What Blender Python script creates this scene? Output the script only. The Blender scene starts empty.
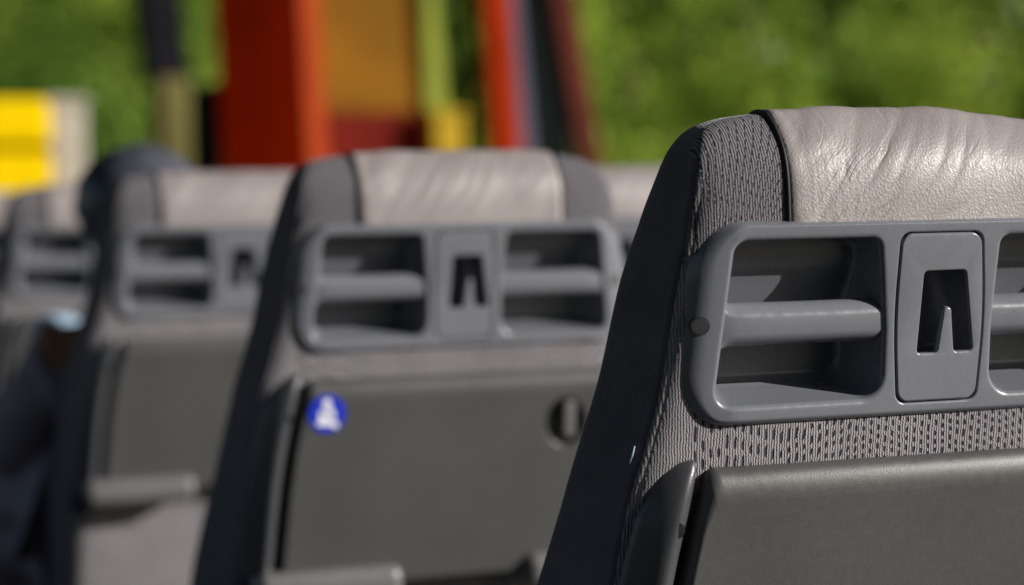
import bpy, bmesh, math, random
from math import sin, cos, pi, sqrt
from mathutils import Vector, Matrix, Quaternion, noise
from mathutils.geometry import tessellate_polygon, delaunay_2d_cdt

scene = bpy.context.scene
COL = scene.collection
random.seed(7)

# ------------------------------------------------------------------ camera
PANEL_Z = 0.95                       # height of a seat's handle panel centre above the deck
PITCH = 0.90                         # seat rows
RECLINE = 0.0928
cam_data = bpy.data.cameras.new('camera')
cam = bpy.data.objects.new('camera', cam_data)
COL.objects.link(cam)
yaw, pit, rol = 0.3814, 0.0363, -0.0186
fw = Vector((sin(yaw) * cos(pit), cos(yaw) * cos(pit), -sin(pit)))
rt = Vector((cos(yaw), -sin(yaw), 0))
up = rt.cross(fw)
r2 = rt * cos(rol) + up * sin(rol)
u2 = -rt * sin(rol) + up * cos(rol)
mw = Matrix((r2, u2, -fw)).transposed().to_4x4()
mw.translation = Vector((-0.8145, -1.2646, PANEL_Z + 0.0753))
cam.matrix_world = mw
cam_data.sensor_width = 36
cam_data.lens = 36 * 2213.8 / 1024
cam_data.clip_start = 0.05
cam_data.clip_end = 2000
cam_data.dof.use_dof = True
cam_data.dof.focus_distance = 1.47
cam_data.dof.aperture_fstop = 3.5
cam_data.dof.aperture_blades = 0
scene.camera = cam

# ------------------------------------------------------------------ sky, sun, exposure
SUN = Vector((0.76, -0.53, 0.37)).normalized()
world = bpy.data.worlds.new('World')
scene.world = world
world.use_nodes = True
wn = world.node_tree.nodes
sky = wn.new('ShaderNodeTexSky')
sky.sky_type = 'NISHITA'
sky.sun_disc = False
sky.sun_elevation = math.asin(SUN.z)
sky.sun_rotation = math.atan2(SUN.x, SUN.y)
bg = wn['Background']
bg.inputs['Strength'].default_value = 0.054
world.node_tree.links.new(sky.outputs[0], bg.inputs['Color'])
sun_data = bpy.data.lights.new('sun', 'SUN')
sun_data.energy = 4.8
sun_data.angle = math.radians(0.5)
sun_data.color = (1.0, 0.955, 0.895)
sun = bpy.data.objects.new('sun', sun_data)
sun.rotation_euler = SUN.to_track_quat('Z', 'Y').to_euler()
sun.location = SUN * 30
COL.objects.link(sun)
scene.view_settings.view_transform = 'Standard'
scene.view_settings.look = 'None'
scene.view_settings.exposure = 0.42
scene.view_settings.gamma = 1
scene.view_settings.use_curve_mapping = False
scene.cycles.use_denoising = True
scene.cycles.max_bounces = 8


# ------------------------------------------------------------------ material helpers
class NT:
    def __init__(self, name):
        self.m = bpy.data.materials.new(name)
        self.m.use_nodes = True
        self.t = self.m.node_tree
        self.b = self.t.nodes['Principled BSDF']

    def n(self, kind, **kw):
        x = self.t.nodes.new(kind)
        for k, v in kw.items():
            setattr(x, k, v)
        return x

    def put(self, sock, val):
        if hasattr(val, 'is_output'):
            self.t.links.new(val, sock)
        else:
            sock.default_value = val

    def math(self, op, a, b=None, c=None):
        x = self.n('ShaderNodeMath', operation=op)
        for i, v in enumerate((a, b, c)):
            if v is not None:
                self.put(x.inputs[i], v)
        return x.outputs[0]

    def obj(self):
        return self.n('ShaderNodeTexCoord').outputs['Object']

    def noise(self, vec, scale, detail=2.0, rough=0.5, dist=0.0):
        x = self.n('ShaderNodeTexNoise')
        self.put(x.inputs['Vector'], vec)
        x.inputs['Scale'].default_value = scale
        x.inputs['Detail'].default_value = detail
        x.inputs['Roughness'].default_value = rough
        x.inputs['Distortion'].default_value = dist
        return x.outputs['Fac']

    def voro(self, vec, scale, feature='SMOOTH_F1'):
        x = self.n('ShaderNodeTexVoronoi', feature=feature)
        self.put(x.inputs['Vector'], vec)
        x.inputs['Scale'].default_value = scale
        return x.outputs['Distance']

    def mapping(self, vec, rot=(0, 0, 0), scale=(1, 1, 1)):
        x = self.n('ShaderNodeMapping')
        self.put(x.inputs['Vector'], vec)
        x.inputs['Rotation'].default_value = rot
        y = self.n('ShaderNodeMapping')
        self.put(y.inputs['Vector'], x.outputs[0])
        y.inputs['Scale'].default_value = scale
        return y.outputs[0]

    def range(self, v, a, b, c, d, smooth=False):
        x = self.n('ShaderNodeMapRange')
        if smooth:
            x.interpolation_type = 'SMOOTHSTEP'
        self.put(x.inputs[0], v)
        for i, k in enumerate((a, b, c, d)):
            x.inputs[1 + i].default_value = k
        return x.outputs[0]

    def mix(self, f, a, b):
        x = self.n('ShaderNodeMix', data_type='RGBA')
        self.put(x.inputs[0], f)
        self.put(x.inputs[6], a if hasattr(a, 'is_output') else (*a, 1))
        self.put(x.inputs[7], b if hasattr(b, 'is_output') else (*b, 1))
        return x.outputs[2]

    def bump(self, h, dist, strength=1.0, normal=None):
        x = self.n('ShaderNodeBump')
        self.put(x.inputs['Height'], h)
        x.inputs['Distance'].default_value = dist
        x.inputs['Strength'].default_value = strength
        if normal is not None:
            self.put(x.inputs['Normal'], normal)
        return x.outputs[0]

    def out(self, color=None, rough=None, normal=None, spec=None, **kw):
        if color is not None:
            self.put(self.b.inputs['Base Color'], color if hasattr(color, 'is_output') else (*color, 1))
        if rough is not None:
            self.put(self.b.inputs['Roughness'], rough)
        if normal is not None:
            self.put(self.b.inputs['Normal'], normal)
        if spec is not None:
            self.put(self.b.inputs['Specular IOR Level'], spec)
        for k, v in kw.items():
            self.put(self.b.inputs[k], v)
        return self.m


def plastic(name, col, rough=0.42, grain=0.00012, scale=900, spec=0.5):
    t = NT(name)
    p = t.obj()
    g = t.noise(p, scale, 2)
    big = t.noise(p, 9, 4)
    fine = t.noise(p, 160, 3)
    c = t.mix(t.range(big, 0.3, 0.7, 0, 1), [k * 0.9 for k in col], [k * 1.1 for k in col])
    # faint handling scuffs: thin pale scratches and dust
    sc = t.noise(t.mapping(p, (0, 0.7, 0), (12, 12, 160)), 6, 2)
    sc = t.range(sc, 0.69, 0.74, 0, 0.25)
    c = t.mix(sc, c, [min(1, k * 1.5) for k in col])
    r = t.math('ADD', t.range(fine, 0.3, 0.7, rough - 0.05, rough + 0.05), t.math('MULTIPLY', sc, 0.2))
    return t.out(c, r, t.bump(g, grain), spec)


def simple(name, col, rough=0.6, var=0.2, scale=6, bump=0.0, bscale=40, spec=0.4, **kw):
    t = NT(name)
    p = t.obj()
    big = t.noise(p, scale, 5, 0.6)
    c = t.mix(t.range(big, 0.3, 0.7, 0, 1), [k * (1 - var) for k in col], [min(1, k * (1 + var)) for k in col])
    n = t.bump(t.noise(p, bscale, 4), bump) if bump else None
    return t.out(c, rough, n, spec, **kw)


def fabric_material():
    t = NT('ribbed_fabric')
    p = t.obj()
    wob = t.noise(p, 70, 3)
    wob2 = t.noise(p, 230, 2)
    s = t.n('ShaderNodeSeparateXYZ')
    t.put(s.inputs[0], p)
    u, v = s.outputs['X'], s.outputs['Z']
    M = t.math
    jitter = M('ADD', M('MULTIPLY', M('SUBTRACT', wob, 0.5), 0.0026), M('MULTIPLY', M('SUBTRACT', wob2, 0.5), 0.0012))
    uj = M('ADD', u, jitter)
    # fine knitted ribs, each a row of small twisted stitches
    rx = M('DIVIDE', uj, 0.0019)
    rib = M('SUBTRACT', 1.0, M('POWER', M('ABSOLUTE', M('SUBTRACT', M('MULTIPLY', M('FRACT', rx), 2.0), 1.0)), 2.0))
    ry = M('FRACT', M('ADD', M('DIVIDE', v, 0.0023), M('ADD', M('MULTIPLY', rx, 0.9), M('MULTIPLY', wob2, 1.2))))
    stitch = M('SUBTRACT', 1.0, M('POWER', M('ABSOLUTE', M('SUBTRACT', M('MULTIPLY', ry, 2.0), 1.0)), 3.0))
    base = M('MULTIPLY', rib, M('ADD', 0.55, M('MULTIPLY', stitch, 0.45)))
    # long open slots between groups of ribs, shorter and denser towards the middle of the seat
    q = M('DIVIDE', uj, 0.0056)
    col = M('FLOOR', q)
    wn_ = t.n('ShaderNodeTexWhiteNoise', noise_dimensions='1D')
    t.put(wn_.inputs['W'], col)
    length = t.range(M('ABSOLUTE', u), 0.05, 0.17, 0.0062, 0.0145, True)
    fy = M('FRACT', M('ADD', M('DIVIDE', v, length), M('ADD', M('MULTIPLY', col, 0.37), M('ADD', M('MULTIPLY', wn_.outputs['Value'], 0.35), M('MULTIPLY', M('SUBTRACT', wob, 0.5), 1.3)))))
    sy = t.range(M('ABSOLUTE', M('SUBTRACT', fy, 0.5)), 0.16, 0.36, 1, 0, True)
    sx = t.range(M('ABSOLUTE', M('SUBTRACT', M('FRACT', q), 0.5)), 0.08, 0.28, 1, 0, True)
    slot = M('MULTIPLY', sx, sy)
    # head corners: rows of small dark dashes on curving lines
    lean = M('MULTIPLY', t.range(M('ABSOLUTE', u), 0.176, 0.120, 0.0, 0.75), M('SUBTRACT', v, 0.140))
    lc = M('DIVIDE', M('SUBTRACT', M('MULTIPLY', M('ABSOLUTE', uj), -1.0), lean), 0.0072)
    lcol = M('FLOOR', lc)
    dx = t.range(M('ABSOLUTE', M('SUBTRACT', M('FRACT', lc), 0.5)), 0.06, 0.15, 1, 0, True)
    dy = M('FRACT', M('ADD', M('DIVIDE', v, 0.0046), M('MULTIPLY', lcol, 0.43)))
    dy = t.range(M('ABSOLUTE', M('SUBTRACT', dy, 0.5)), 0.26, 0.40, 1, 0, True)
    dash = M('MULTIPLY', dx, M('ADD', 0.15, M('MULTIPLY', dy, 0.7)))
    head = t.range(v, 0.030, 0.050, 0, 1, True)
    plain = t.range(M('SUBTRACT', M('ABSOLUTE', u), M('MULTIPLY', v, 0.45)), 0.214, 0.220, 1, 0, True)
    plain = M('MULTIPLY', plain, t.range(M('ABSOLUTE', u), 0.174, 0.184, 1, 0, True))
    dark = M('ADD', M('MULTIPLY', dash, head), M('MULTIPLY', M('MULTIPLY', slot, M('SUBTRACT', 1.0, head)), plain))
    fuzz = t.noise(p, 1500, 2)
    h = M('ADD', M('MULTIPLY', base, M('SUBTRACT', 1.0, M('MULTIPLY', dark, 0.9))), M('MULTIPLY', fuzz, 0.25))
    h = M('SUBTRACT', h, M('MULTIPLY', dark, 0.9))
    tone = t.noise(p, 22, 3)
    light = t.mix(t.range(tone, 0.3, 0.7, 0, 1), (0.265, 0.252, 0.268), (0.330, 0.315, 0.330))
    light = t.mix(M('MULTIPLY', head, 0.62), light, (0.085, 0.083, 0.095))
    valley = t.mix(t.range(base, 0.15, 0.75, 0, 1), (0.085, 0.080, 0.092), light)
    c = t.mix(t.range(dark, 0.15, 0.75, 0, 1), valley, (0.036, 0.034, 0.048))
    return t.out(c, 0.9, t.bump(h, 0.0008, 0.9), 0.12, **{'Sheen Weight': 0.12})


def dark_fabric_material():
    t = NT('navy_side_fabric')
    p = t.obj()
    w = t.voro(t.mapping(p, (0, 0, 0), (700, 700, 1100)), 1.0, 'F1')
    tone = t.noise(p, 30, 4)
    c = t.mix(t.range(tone, 0.3, 0.7, 0, 1), (0.058, 0.047, 0.060), (0.092, 0.075, 0.092))
    lint = t.range(t.noise(p, 420, 1), 0.76, 0.80, 0, 0.35)
    c = t.mix(lint, c, (0.2, 0.2, 0.22))
    return t.out(c, 0.92, t.bump(w, 0.0007, 0.9), 0.12, **{'Sheen Weight': 0.35})


def leather_material():
    t = NT('taupe_leather')
    p = t.obj()
    warp = t.n('ShaderNodeVectorMath', operation='ADD')
    nz = t.n('ShaderNodeTexNoise')
    t.put(nz.inputs['Vector'], p)
    nz.inputs['Scale'].default_value = 14
    sc = t.n('ShaderNodeVectorMath', operation='SCALE')
    t.put(sc.inputs[0], nz.outputs['Color'])
    sc.inputs['Scale'].default_value = 0.035
    t.put(warp.inputs[0], p)
    t.put(warp.inputs[1], sc.outputs[0])
    wp = warp.outputs[0]
    grain = t.voro(p, 640)
    grain2 = t.voro(p, 300, 'DISTANCE_TO_EDGE')
    # fine diagonal creases where the hide is stretched
    d1 = t.noise(t.mapping(wp, (0, math.radians(-42), 0), (78, 20, 8)), 1.0, 2, 0.5)
    cr = t.math('ABSOLUTE', t.math('SUBTRACT', d1, 0.5))
    cr = t.range(cr, 0.0, 0.034, 0, 1, True)
    sx = t.n('ShaderNodeSeparateXYZ')
    t.put(sx.inputs[0], p)
    mask = t.range(t.noise(p, 19, 2), 0.44, 0.64, 0, 1, True)
    mask = t.math('MULTIPLY', mask, t.range(sx.outputs['X'], -0.03, 0.10, 1, 0.35, True))
    crease = t.math('ADD', t.math('MULTIPLY', t.math('SUBTRACT', cr, 1.0), mask), 1.0)
    d2 = t.noise(t.mapping(wp, (0, math.radians(-20), 0), (150, 60, 45)), 1.0, 2)
    c2 = t.range(t.math('ABSOLUTE', t.math('SUBTRACT', d2, 0.5)), 0, 0.04, 0, 1, True)
    h = t.math('ADD', t.math('MULTIPLY', crease, 1.0), t.math('MULTIPLY', c2, 0.05))
    n1 = t.bump(h, 0.0006, 0.6)
    n2 = t.bump(grain, 0.0005, 0.5, n1)
    n3 = t.bump(grain2, 0.0002, 0.3, n2)
    tone = t.noise(p, 12, 4)
    c = t.mix(t.range(tone, 0.3, 0.7, 0, 1), (0.236, 0.209, 0.208), (0.284, 0.254, 0.254))
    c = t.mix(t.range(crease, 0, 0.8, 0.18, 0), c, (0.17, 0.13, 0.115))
    r = t.range(t.noise(p, 260, 3), 0.3, 0.7, 0.42, 0.54)
    return t.out(c, r, n3, 0.5)


def leaf_material(name, a, b, scale=0.8):
    t = NT(name)
    p = t.n('ShaderNodeNewGeometry').outputs['Position']
    c = t.mix(t.range(t.noise(p, scale, 3), 0.36, 0.64, 0, 1), a, b)
    t.out(c, 0.7, None, 0.1)
    tr = t.n('ShaderNodeBsdfTranslucent')
    t.put(tr.inputs['Color'], c)
    ms = t.n('ShaderNodeMixShader')
    ms.inputs[0].default_value = 0.4
    t.t.links.new(t.b.outputs[0], ms.inputs[1])
    t.t.links.new(tr.outputs[0], ms.inputs[2])
    t.t.links.new(ms.outputs[0], t.t.nodes['Material Output'].inputs['Surface'])
    return t.m


M_FABRIC = fabric_material()
M_SIDE = dark_fabric_material()
M_LEATHER = leather_material()
M_PANEL = plastic('grey_handle_plastic', (0.146, 0.154, 0.178), 0.26, 0.00007)
M_PLATE = plastic('grey_latch_plastic', (0.150, 0.158, 0.182), 0.28, 0.00007)
M_TABLE = plastic('olive_grey_table_plastic', (0.060, 0.0605, 0.061), 0.38, 0.00012, 1100)
M_TRIM = plastic('dark_grey_trim_plastic', (0.050, 0.051, 0.058), 0.36)
M_FOOT = plastic('pale_grey_bracket_plastic', (0.130, 0.128, 0.130), 0.30)
M_BLACK = simple('black_edge_piping', (0.012, 0.012, 0.014), 0.6)
M_STEEL = simple('painted_leg_steel', (0.06, 0.06, 0.065), 0.45)
M_SHIRT = simple('light_blue_cotton', (0.30, 0.42, 0.55), 0.9, 0.1, 25, 0.0008, 250)
M_BLUE = simple('blue_sticker_film', (0.012, 0.03, 0.42), 0.35, 0.08)
M_WHITE = simple('white_sticker_print', (0.75, 0.75, 0.8), 0.4, 0.05)


# ------------------------------------------------------------------ mesh helpers
def link(name, verts, faces, mats, parent=None, smooth=True, idx=None, wn=False, angle=None):
    me = bpy.data.meshes.new(name)
    me.from_pydata([tuple(v) for v in verts], [], faces)
    for m in (mats if isinstance(mats, (list, tuple)) else [mats]):
        me.materials.append(m)
    if idx:
        for f, i in zip(me.polygons, idx):
            f.material_index = i
    bm = bmesh.new()
    bm.from_mesh(me)
    bmesh.ops.remove_doubles(bm, verts=bm.verts, dist=1e-6)
    bmesh.ops.recalc_face_normals(bm, faces=bm.faces)
    for f in bm.faces:
        f.smooth = smooth
    bm.to_mesh(me)
    bm.free()
    o = bpy.data.objects.new(name, me)
    COL.objects.link(o)
    if parent:
        o.parent = parent
    if wn:
        w = o.modifiers.new('weighted', 'WEIGHTED_NORMAL')
        w.weight = 80
        w.keep_sharp = True
    return o


def L(u, v, w):
    """seat-back coordinates (right, up the back, out of the back) to object space"""
    return (u, -w, v)


def round_poly(pts, radii, seg=8):
    """rounded counter-clockwise polygon; radii one per corner"""
    out = []
    n = len(pts)
    for i in range(n):
        p, a, b = Vector(pts[i]), Vector(pts[i - 1]), Vector(pts[(i + 1) % n])
        r = radii[i] if isinstance(radii, (list, tuple)) else radii
        d1, d2 = (a - p).normalized(), (b - p).normalized()
        ang = math.acos(max(-1, min(1, d1.dot(d2))))
        if ang > pi - 0.01:
            for k in range(seg + 1):
                out.append(p + d1 * (0.5 - k / seg) * 0.004)
            continue
        t = min(r / math.tan(ang / 2), 0.48 * min((a - p).length, (b - p).length))
        r = t * math.tan(ang / 2)
        c = p + (d1 + d2).normalized() * (r / sin(ang / 2))
        s, e = p + d1 * t - c, p + d2 * t - c
        a0 = math.atan2(s.y, s.x)
        da = math.atan2(e.y, e.x) - a0
        while da > pi:
            da -= 2 * pi
        while da < -pi:
            da += 2 * pi
        for k in range(seg + 1):
            th = a0 + da * k / seg
            out.append(c + Vector((cos(th), sin(th))) * r)
    return out


def normals2(loop):
    """inward normals of a counter-clockwise loop"""
    n = len(loop)
    res = []
    for i in range(n):
        j, k = i - 1, (i + 1) % n
        while (loop[i] - loop[j]).length < 1e-7:
            j -= 1
        while (loop[k] - loop[i]).length < 1e-7:
            k = (k + 1) % n
        t = (loop[i] - loop[j]).normalized() + (loop[k] - loop[i]).normalized()
        t.normalize()
        res.append(Vector((-t.y, t.x)))
    return res


class Shell:
    def __init__(self):
        self.v, self.f, self.m = [], [], []

    def loop(self, pts):
        i0 = len(self.v)
        self.v += [tuple(p) for p in pts]
        return list(range(i0, i0 + len(pts)))

    def bridge(self, a, b, mat=0):
        n = len(a)
        for i in range(n):
            j = (i + 1) % n
            self.f.append((a[i], a[j], b[j], b[i]))
            self.m.append(mat)

    def cap(self, *loops, mat=0):
        flat = [i for l in loops for i in l]
        for t in tessellate_polygon([[Vector(self.v[i]) for i in l] for l in loops]):
            self.f.append(tuple(flat[k] for k in t))
            self.m.append(mat)

    def cap_even(self, *loops, mat=0):
        """fill between an outer loop and holes with well-shaped triangles"""
        flat = [i for l in loops for i in l]
        edges, k = [], 0
        for l in loops:
            edges += [(k + a, k + (a + 1) % len(l)) for a in range(len(l))]
            k += len(l)
        res = delaunay_2d_cdt([Vector((self.v[i][0], self.v[i][2])) for i in flat], edges, [], 2, 1e-7)
        orig = [o[0] for o in res[3]]
        polys = [[(self.v[i][0], self.v[i][2]) for i in l] for l in loops[1:]]

        def inside(x, y, poly):
            c = False
            for (x0, y0), (x1, y1) in zip(poly, poly[1:] + poly[:1]):
                if (y0 > y) != (y1 > y) and x < (x1 - x0) * (y - y0) / (y1 - y0) + x0:
                    c = not c
            return c
        for f in res[2]:
            cx = sum(res[0][a].x for a in f) / 3
            cy = sum(res[0][a].y for a in f) / 3
            if any(inside(cx, cy, q) for q in polys):
                continue
            self.f.append(tuple(flat[orig[a]] for a in f))
            self.m.append(mat)

    def strip(self, loops, mat=0):
        for a, b in zip(loops, loops[1:]):
            self.bridge(a, b, mat)

    def link(self, name, mats, parent=None, **kw):
        return link(name, self.v, self.f, mats, parent, idx=self.m, **kw)


def plate(sh, outer, w0, rx, ry, rz, holes=(), seg=8, back=None, inner=None, ry_low=None, even=False):
    """plate with face at w0, elliptic rolled rim; holes: (outline, roll, back outline, depth)"""
    nr = normals2(outer)
    loops = []
    if back is not None:
        loops.append(sh.loop([L(p.x, p.y, back) for p in outer]))
    for k in range(seg + 1):
        a = (pi / 2) * k / seg
        pts = []
        for i, (p, n) in enumerate(zip(outer, nr)):
            r = sqrt((rx * n.x) ** 2 + ((ry if n.y < 0 else ry_low or ry) * n.y) ** 2)
            q = p.lerp(inner[i], 1 - cos(a)) if inner else p + n * r * (1 - cos(a))
            pts.append(L(q.x, q.y, w0 - rz * (1 - sin(a))))
        loops.append(sh.loop(pts))
    sh.strip(loops)
    rims = [loops[-1]]
    for out, roll, bk, depth in holes:
        nh = normals2(out)
        hl = []

        def dep(v):
            # deep recesses have a back wall that leans towards the viewer in its upper half
            return depth if depth < 0.03 else min(depth, max(0.029, 0.0325 + 0.50 * (0.030 - v)))
        for k in range(5):
            a = (pi / 2) * k / 4
            hl.append(sh.loop([L(*(p + n * roll * sin(a)), w0 - roll * (1 - cos(a))) for p, n in zip(out, nh)]))
        rim = hl[0]
        s0 = [p + n * roll for p, n in zip(out, nh)]
        for k in (0.35, 0.7, 0.9):
            hl.append(sh.loop([L(*(p.lerp(q, k)), w0 - roll - (dep(q.y) - roll) * k) for p, q in zip(s0, bk)]))
        nb = normals2(bk)
        hl.append(sh.loop([L(*(q + n * 0.0015), w0 - dep(q.y) * 0.985) for q, n in zip(bk, nb)]))
        hl.append(sh.loop([L(*(q + n * 0.005), w0 - dep((q + n * 0.005).y)) for q, n in zip(bk, nb)]))
        sh.strip(hl)
        if abs(depth - 0.011) > 1e-6:              # the latch seat stays open: the latch plate's own pocket fills it
            sh.cap(hl[-1])
        rims.append(rim)
    (sh.cap_even if even else sh.cap)(*rims)
    return loops


def interp(table, x):
    """smooth (Catmull-Rom style hermite) interpolation in a sorted table of rows"""
    n = len(table)
    if x <= table[0][0]:
        return table[0][1:]
    if x >= table[-1][0]:
        return table[-1][1:]
    for i in range(n - 1):
        if table[i][0] <= x <= table[i + 1][0]:
            break
    a, b = table[i], table[i + 1]
    h = b[0] - a[0]
    s = (x - a[0]) / h
    res = []
    for c in range(1, len(a)):
        d = (b[c] - a[c]) / h
        dl = (a[c] - table[i - 1][c]) / (a[0] - table[i - 1][0]) if i > 0 else d
        dr = (table[i + 2][c] - b[c]) / (table[i + 2][0] - b[0]) if i < n - 2 else d
        m0 = 0 if dl * d <= 0 else 2 * dl * d / (dl + d)
        m1 = 0 if dr * d <= 0 else 2 * dr * d / (dr + d)
        res.append(a[c] * (1 + 2 * s) * (1 - s) ** 2 + m0 * h * s * (1 - s) ** 2 + b[c] * s * s * (3 - 2 * s) + m1 * h * s * s * (s - 1))
    return res


def tube(path, radius, seg=10, closed_ends=True):
    sh = Shell()
    loops = []
    n = len(path)
    ref = Vector((0, 0, 1))
    for i, p in enumerate(path):
        p = Vector(p)
        t = (Vector(path[min(i + 1, n - 1)]) - Vector(path[max(i - 1, 0)])).normalized()
        a = t.cross(ref)
        if a.length < 0.05:
            a = t.cross(Vector((1, 0, 0)))
        a.normalize()
        b = t.cross(a)
        r = radius[i] if isinstance(radius, (list, tuple)) else radius
        loops.append(sh.loop([p + (a * cos(2 * pi * k / seg) + b * sin(2 * pi * k / seg)) * r for k in range(seg)]))
    sh.strip(loops)
    if closed_ends:
        sh.cap(loops[0])
        sh.cap(loops[-1])
    return sh


def box_bm(size, center=(0, 0, 0), bevel=0.01, seg=3, rotz=0.0):
    bm = bmesh.new()
    bmesh.ops.create_cube(bm, size=1)
    bmesh.ops.scale(bm, vec=size, verts=bm.verts)
    if bevel:
        bmesh.ops.bevel(bm, geom=list(bm.edges), offset=bevel, segments=seg, profile=0.5, affect='EDGES')
    bmesh.ops.rotate(bm, cent=(0, 0, 0), matrix=Matrix.Rotation(rotz, 3, 'Z'), verts=bm.verts)
    bmesh.ops.translate(bm, vec=center, verts=bm.verts)
    return bm


def link_bm(name, bm, mat, parent=None, smooth=True):
    me = bpy.data.meshes.new(name)
    for f in bm.faces:
        f.smooth = smooth
    bm.to_mesh(me)
    bm.free()
    me.materials.append(mat)
    o = bpy.data.objects.new(name, me)
    COL.objects.link(o)
    if parent:
        o.parent = parent
    if smooth:
        w = o.modifiers.new('weighted', 'WEIGHTED_NORMAL')
        w.weight = 80
    return o


def tag(o, label=None, cat=None, group=None, kind=None):
    for k, v in (('label', label), ('category', cat), ('group', group), ('kind', kind)):
        if v:
            o[k] = v
    return o


def empty(name, loc=(0, 0, 0)):
    o = bpy.data.objects.new(name, None)
    o.empty_display_size = 0.1
    o.location = loc
    COL.objects.link(o)
    return o


def copy_tree(o, parent=None):
    c = o.copy()
    COL.objects.link(c)
    if parent:
        c.parent = parent
    for ch in list(o.children):
        copy_tree(ch, c)
    return c


# ------------------------------------------------------------------ setting: deck, ground and unseen slabs added for shade
def slab(name, x0, x1, y0, y1, z, thick, mat):
    sh = Shell()
    a = sh.loop([(x0, y0, z - thick), (x1, y0, z - thick), (x1, y1, z - thick), (x0, y1, z - thick)])
    b = sh.loop([(x0, y0, z), (x1, y0, z), (x1, y1, z), (x0, y1, z)])
    sh.bridge(a, b)
    sh.cap(a)
    sh.cap(b)
    return tag(sh.link(name, mat, smooth=False), kind='structure')


M_DECK = simple('speckled_deck_vinyl', (0.024, 0.024, 0.027), 0.7, 0.3, 60, 0.0004, 400)
M_GROUND = simple('trodden_meadow_ground', (0.075, 0.085, 0.035), 0.95, 0.4, 0.6, 0.02, 9)
slab('floor', -1.9, 1.05, -2.6, 6.2, 0.0, 0.08, M_DECK)
M_BLOCKER = simple('dark_blocker_lining', (0.03, 0.03, 0.033), 0.9, 0.15, 4)
slab('added_roof', -1.9, 1.05, -2.6, 6.2, 2.12, 0.07, M_BLOCKER)  # unseen cover, added to cut the sky light on the seats
slab('wall', -1.9, 1.05, -2.68, -2.6, 2.05, 2.13, M_BLOCKER)  # unseen slab added behind the camera to deepen the contrast
slab('wall', -1.98, -1.90, -2.6, 6.2, 0.85, 0.93, M_BLOCKER)  # unseen low slab added on the left to hold back skylight
slab('ground', -900, 900, -900, 900, -1.0, 0.3, M_GROUND)

# ------------------------------------------------------------------ seat back body (one closed cushion)
#        v      half-w   rear w   front w  rear r  front r
BODY = [(-0.50, 0.240, -0.055, -0.300, 0.014, 0.030),
        (-0.42, 0.239, -0.042, -0.280, 0.014, 0.030),
        (-0.33, 0.237, -0.028, -0.238, 0.014, 0.030),
        (-0.20, 0.229, -0.014, -0.164, 0.010, 0.030),
        (-0.114, 0.219, -0.0065, -0.133, 0.0085, 0.030),
        (-0.088, 0.212, -0.0042, -0.130, 0.0085, 0.030),
        (-0.043, 0.200, -0.0040, -0.128, 0.0085, 0.030),
        (0.015, 0.191, -0.0040, -0.121, 0.0085, 0.030),
        (0.045, 0.1855, -0.0045, -0.113, 0.0085, 0.030),
        (0.070, 0.1805, -0.0070, -0.104, 0.0085, 0.030),
        (0.088, 0.1770, -0.0095, -0.096, 0.0085, 0.028),
        (0.102, 0.1740, -0.0130, -0.089, 0.0085, 0.026),
        (0.112, 0.1700, -0.0180, -0.083, 0.0085, 0.024),
        (0.1200, 0.1640, -0.0245, -0.077, 0.0085, 0.021),
        (0.1260, 0.1540, -0.0310, -0.071, 0.011, 0.018),
        (0.1303, 0.1390, -0.0370, -0.064, 0.010, 0.012),
        (0.1335, 0.1120, -0.0425, -0.057, 0.006, 0.006),
        (0.1350, 0.0740, -0.0460, -0.0525, 0.003, 0.003),
        (0.1356, 0.0280, -0.0480, -0.0500, 0.001, 0.001)]


def body_section(v):
    hw, wr, wf, rr, rf = interp(BODY, v)
    hd = (wr - wf) / 2
    rr, rf = min(rr, hd * 0.98), min(rf, hd * 0.98)
    pts, mats = [], []
    bulge = min(0.0090, hd * 0.15)

    def rear(u):
        return wr - bulge * (abs(u) / hw) ** 5
    ur = hw - rr
    for k in range(25):
        x = k / 12 - 1
        u = ur * (x * (1.25 - 0.25 * abs(x)))
        pts.append((u, rear(u)))
    wc = rear(hw) - rr
    for k in range(1, 10):
        a = pi / 2 * (1 - k / 9)
        pts.append((ur + rr * cos(a), wc + rr * sin(a)))
    uf = hw - rf
    for k in range(1, 5):
        pts.append((hw, wc + (wf + rf - wc) * k / 5))
    for k in range(0, 10):
        a = -pi / 2 * k / 9
        pts.append((uf + rf * cos(a), wf + rf + rf * sin(a)))
    half = pts[25:]
    for k in range(1, 12):
        u = uf - 2 * uf * k / 12
        pts.append((u, wf))
    pts += [(-u, w) for u, w in reversed(half)]
    return pts


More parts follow.
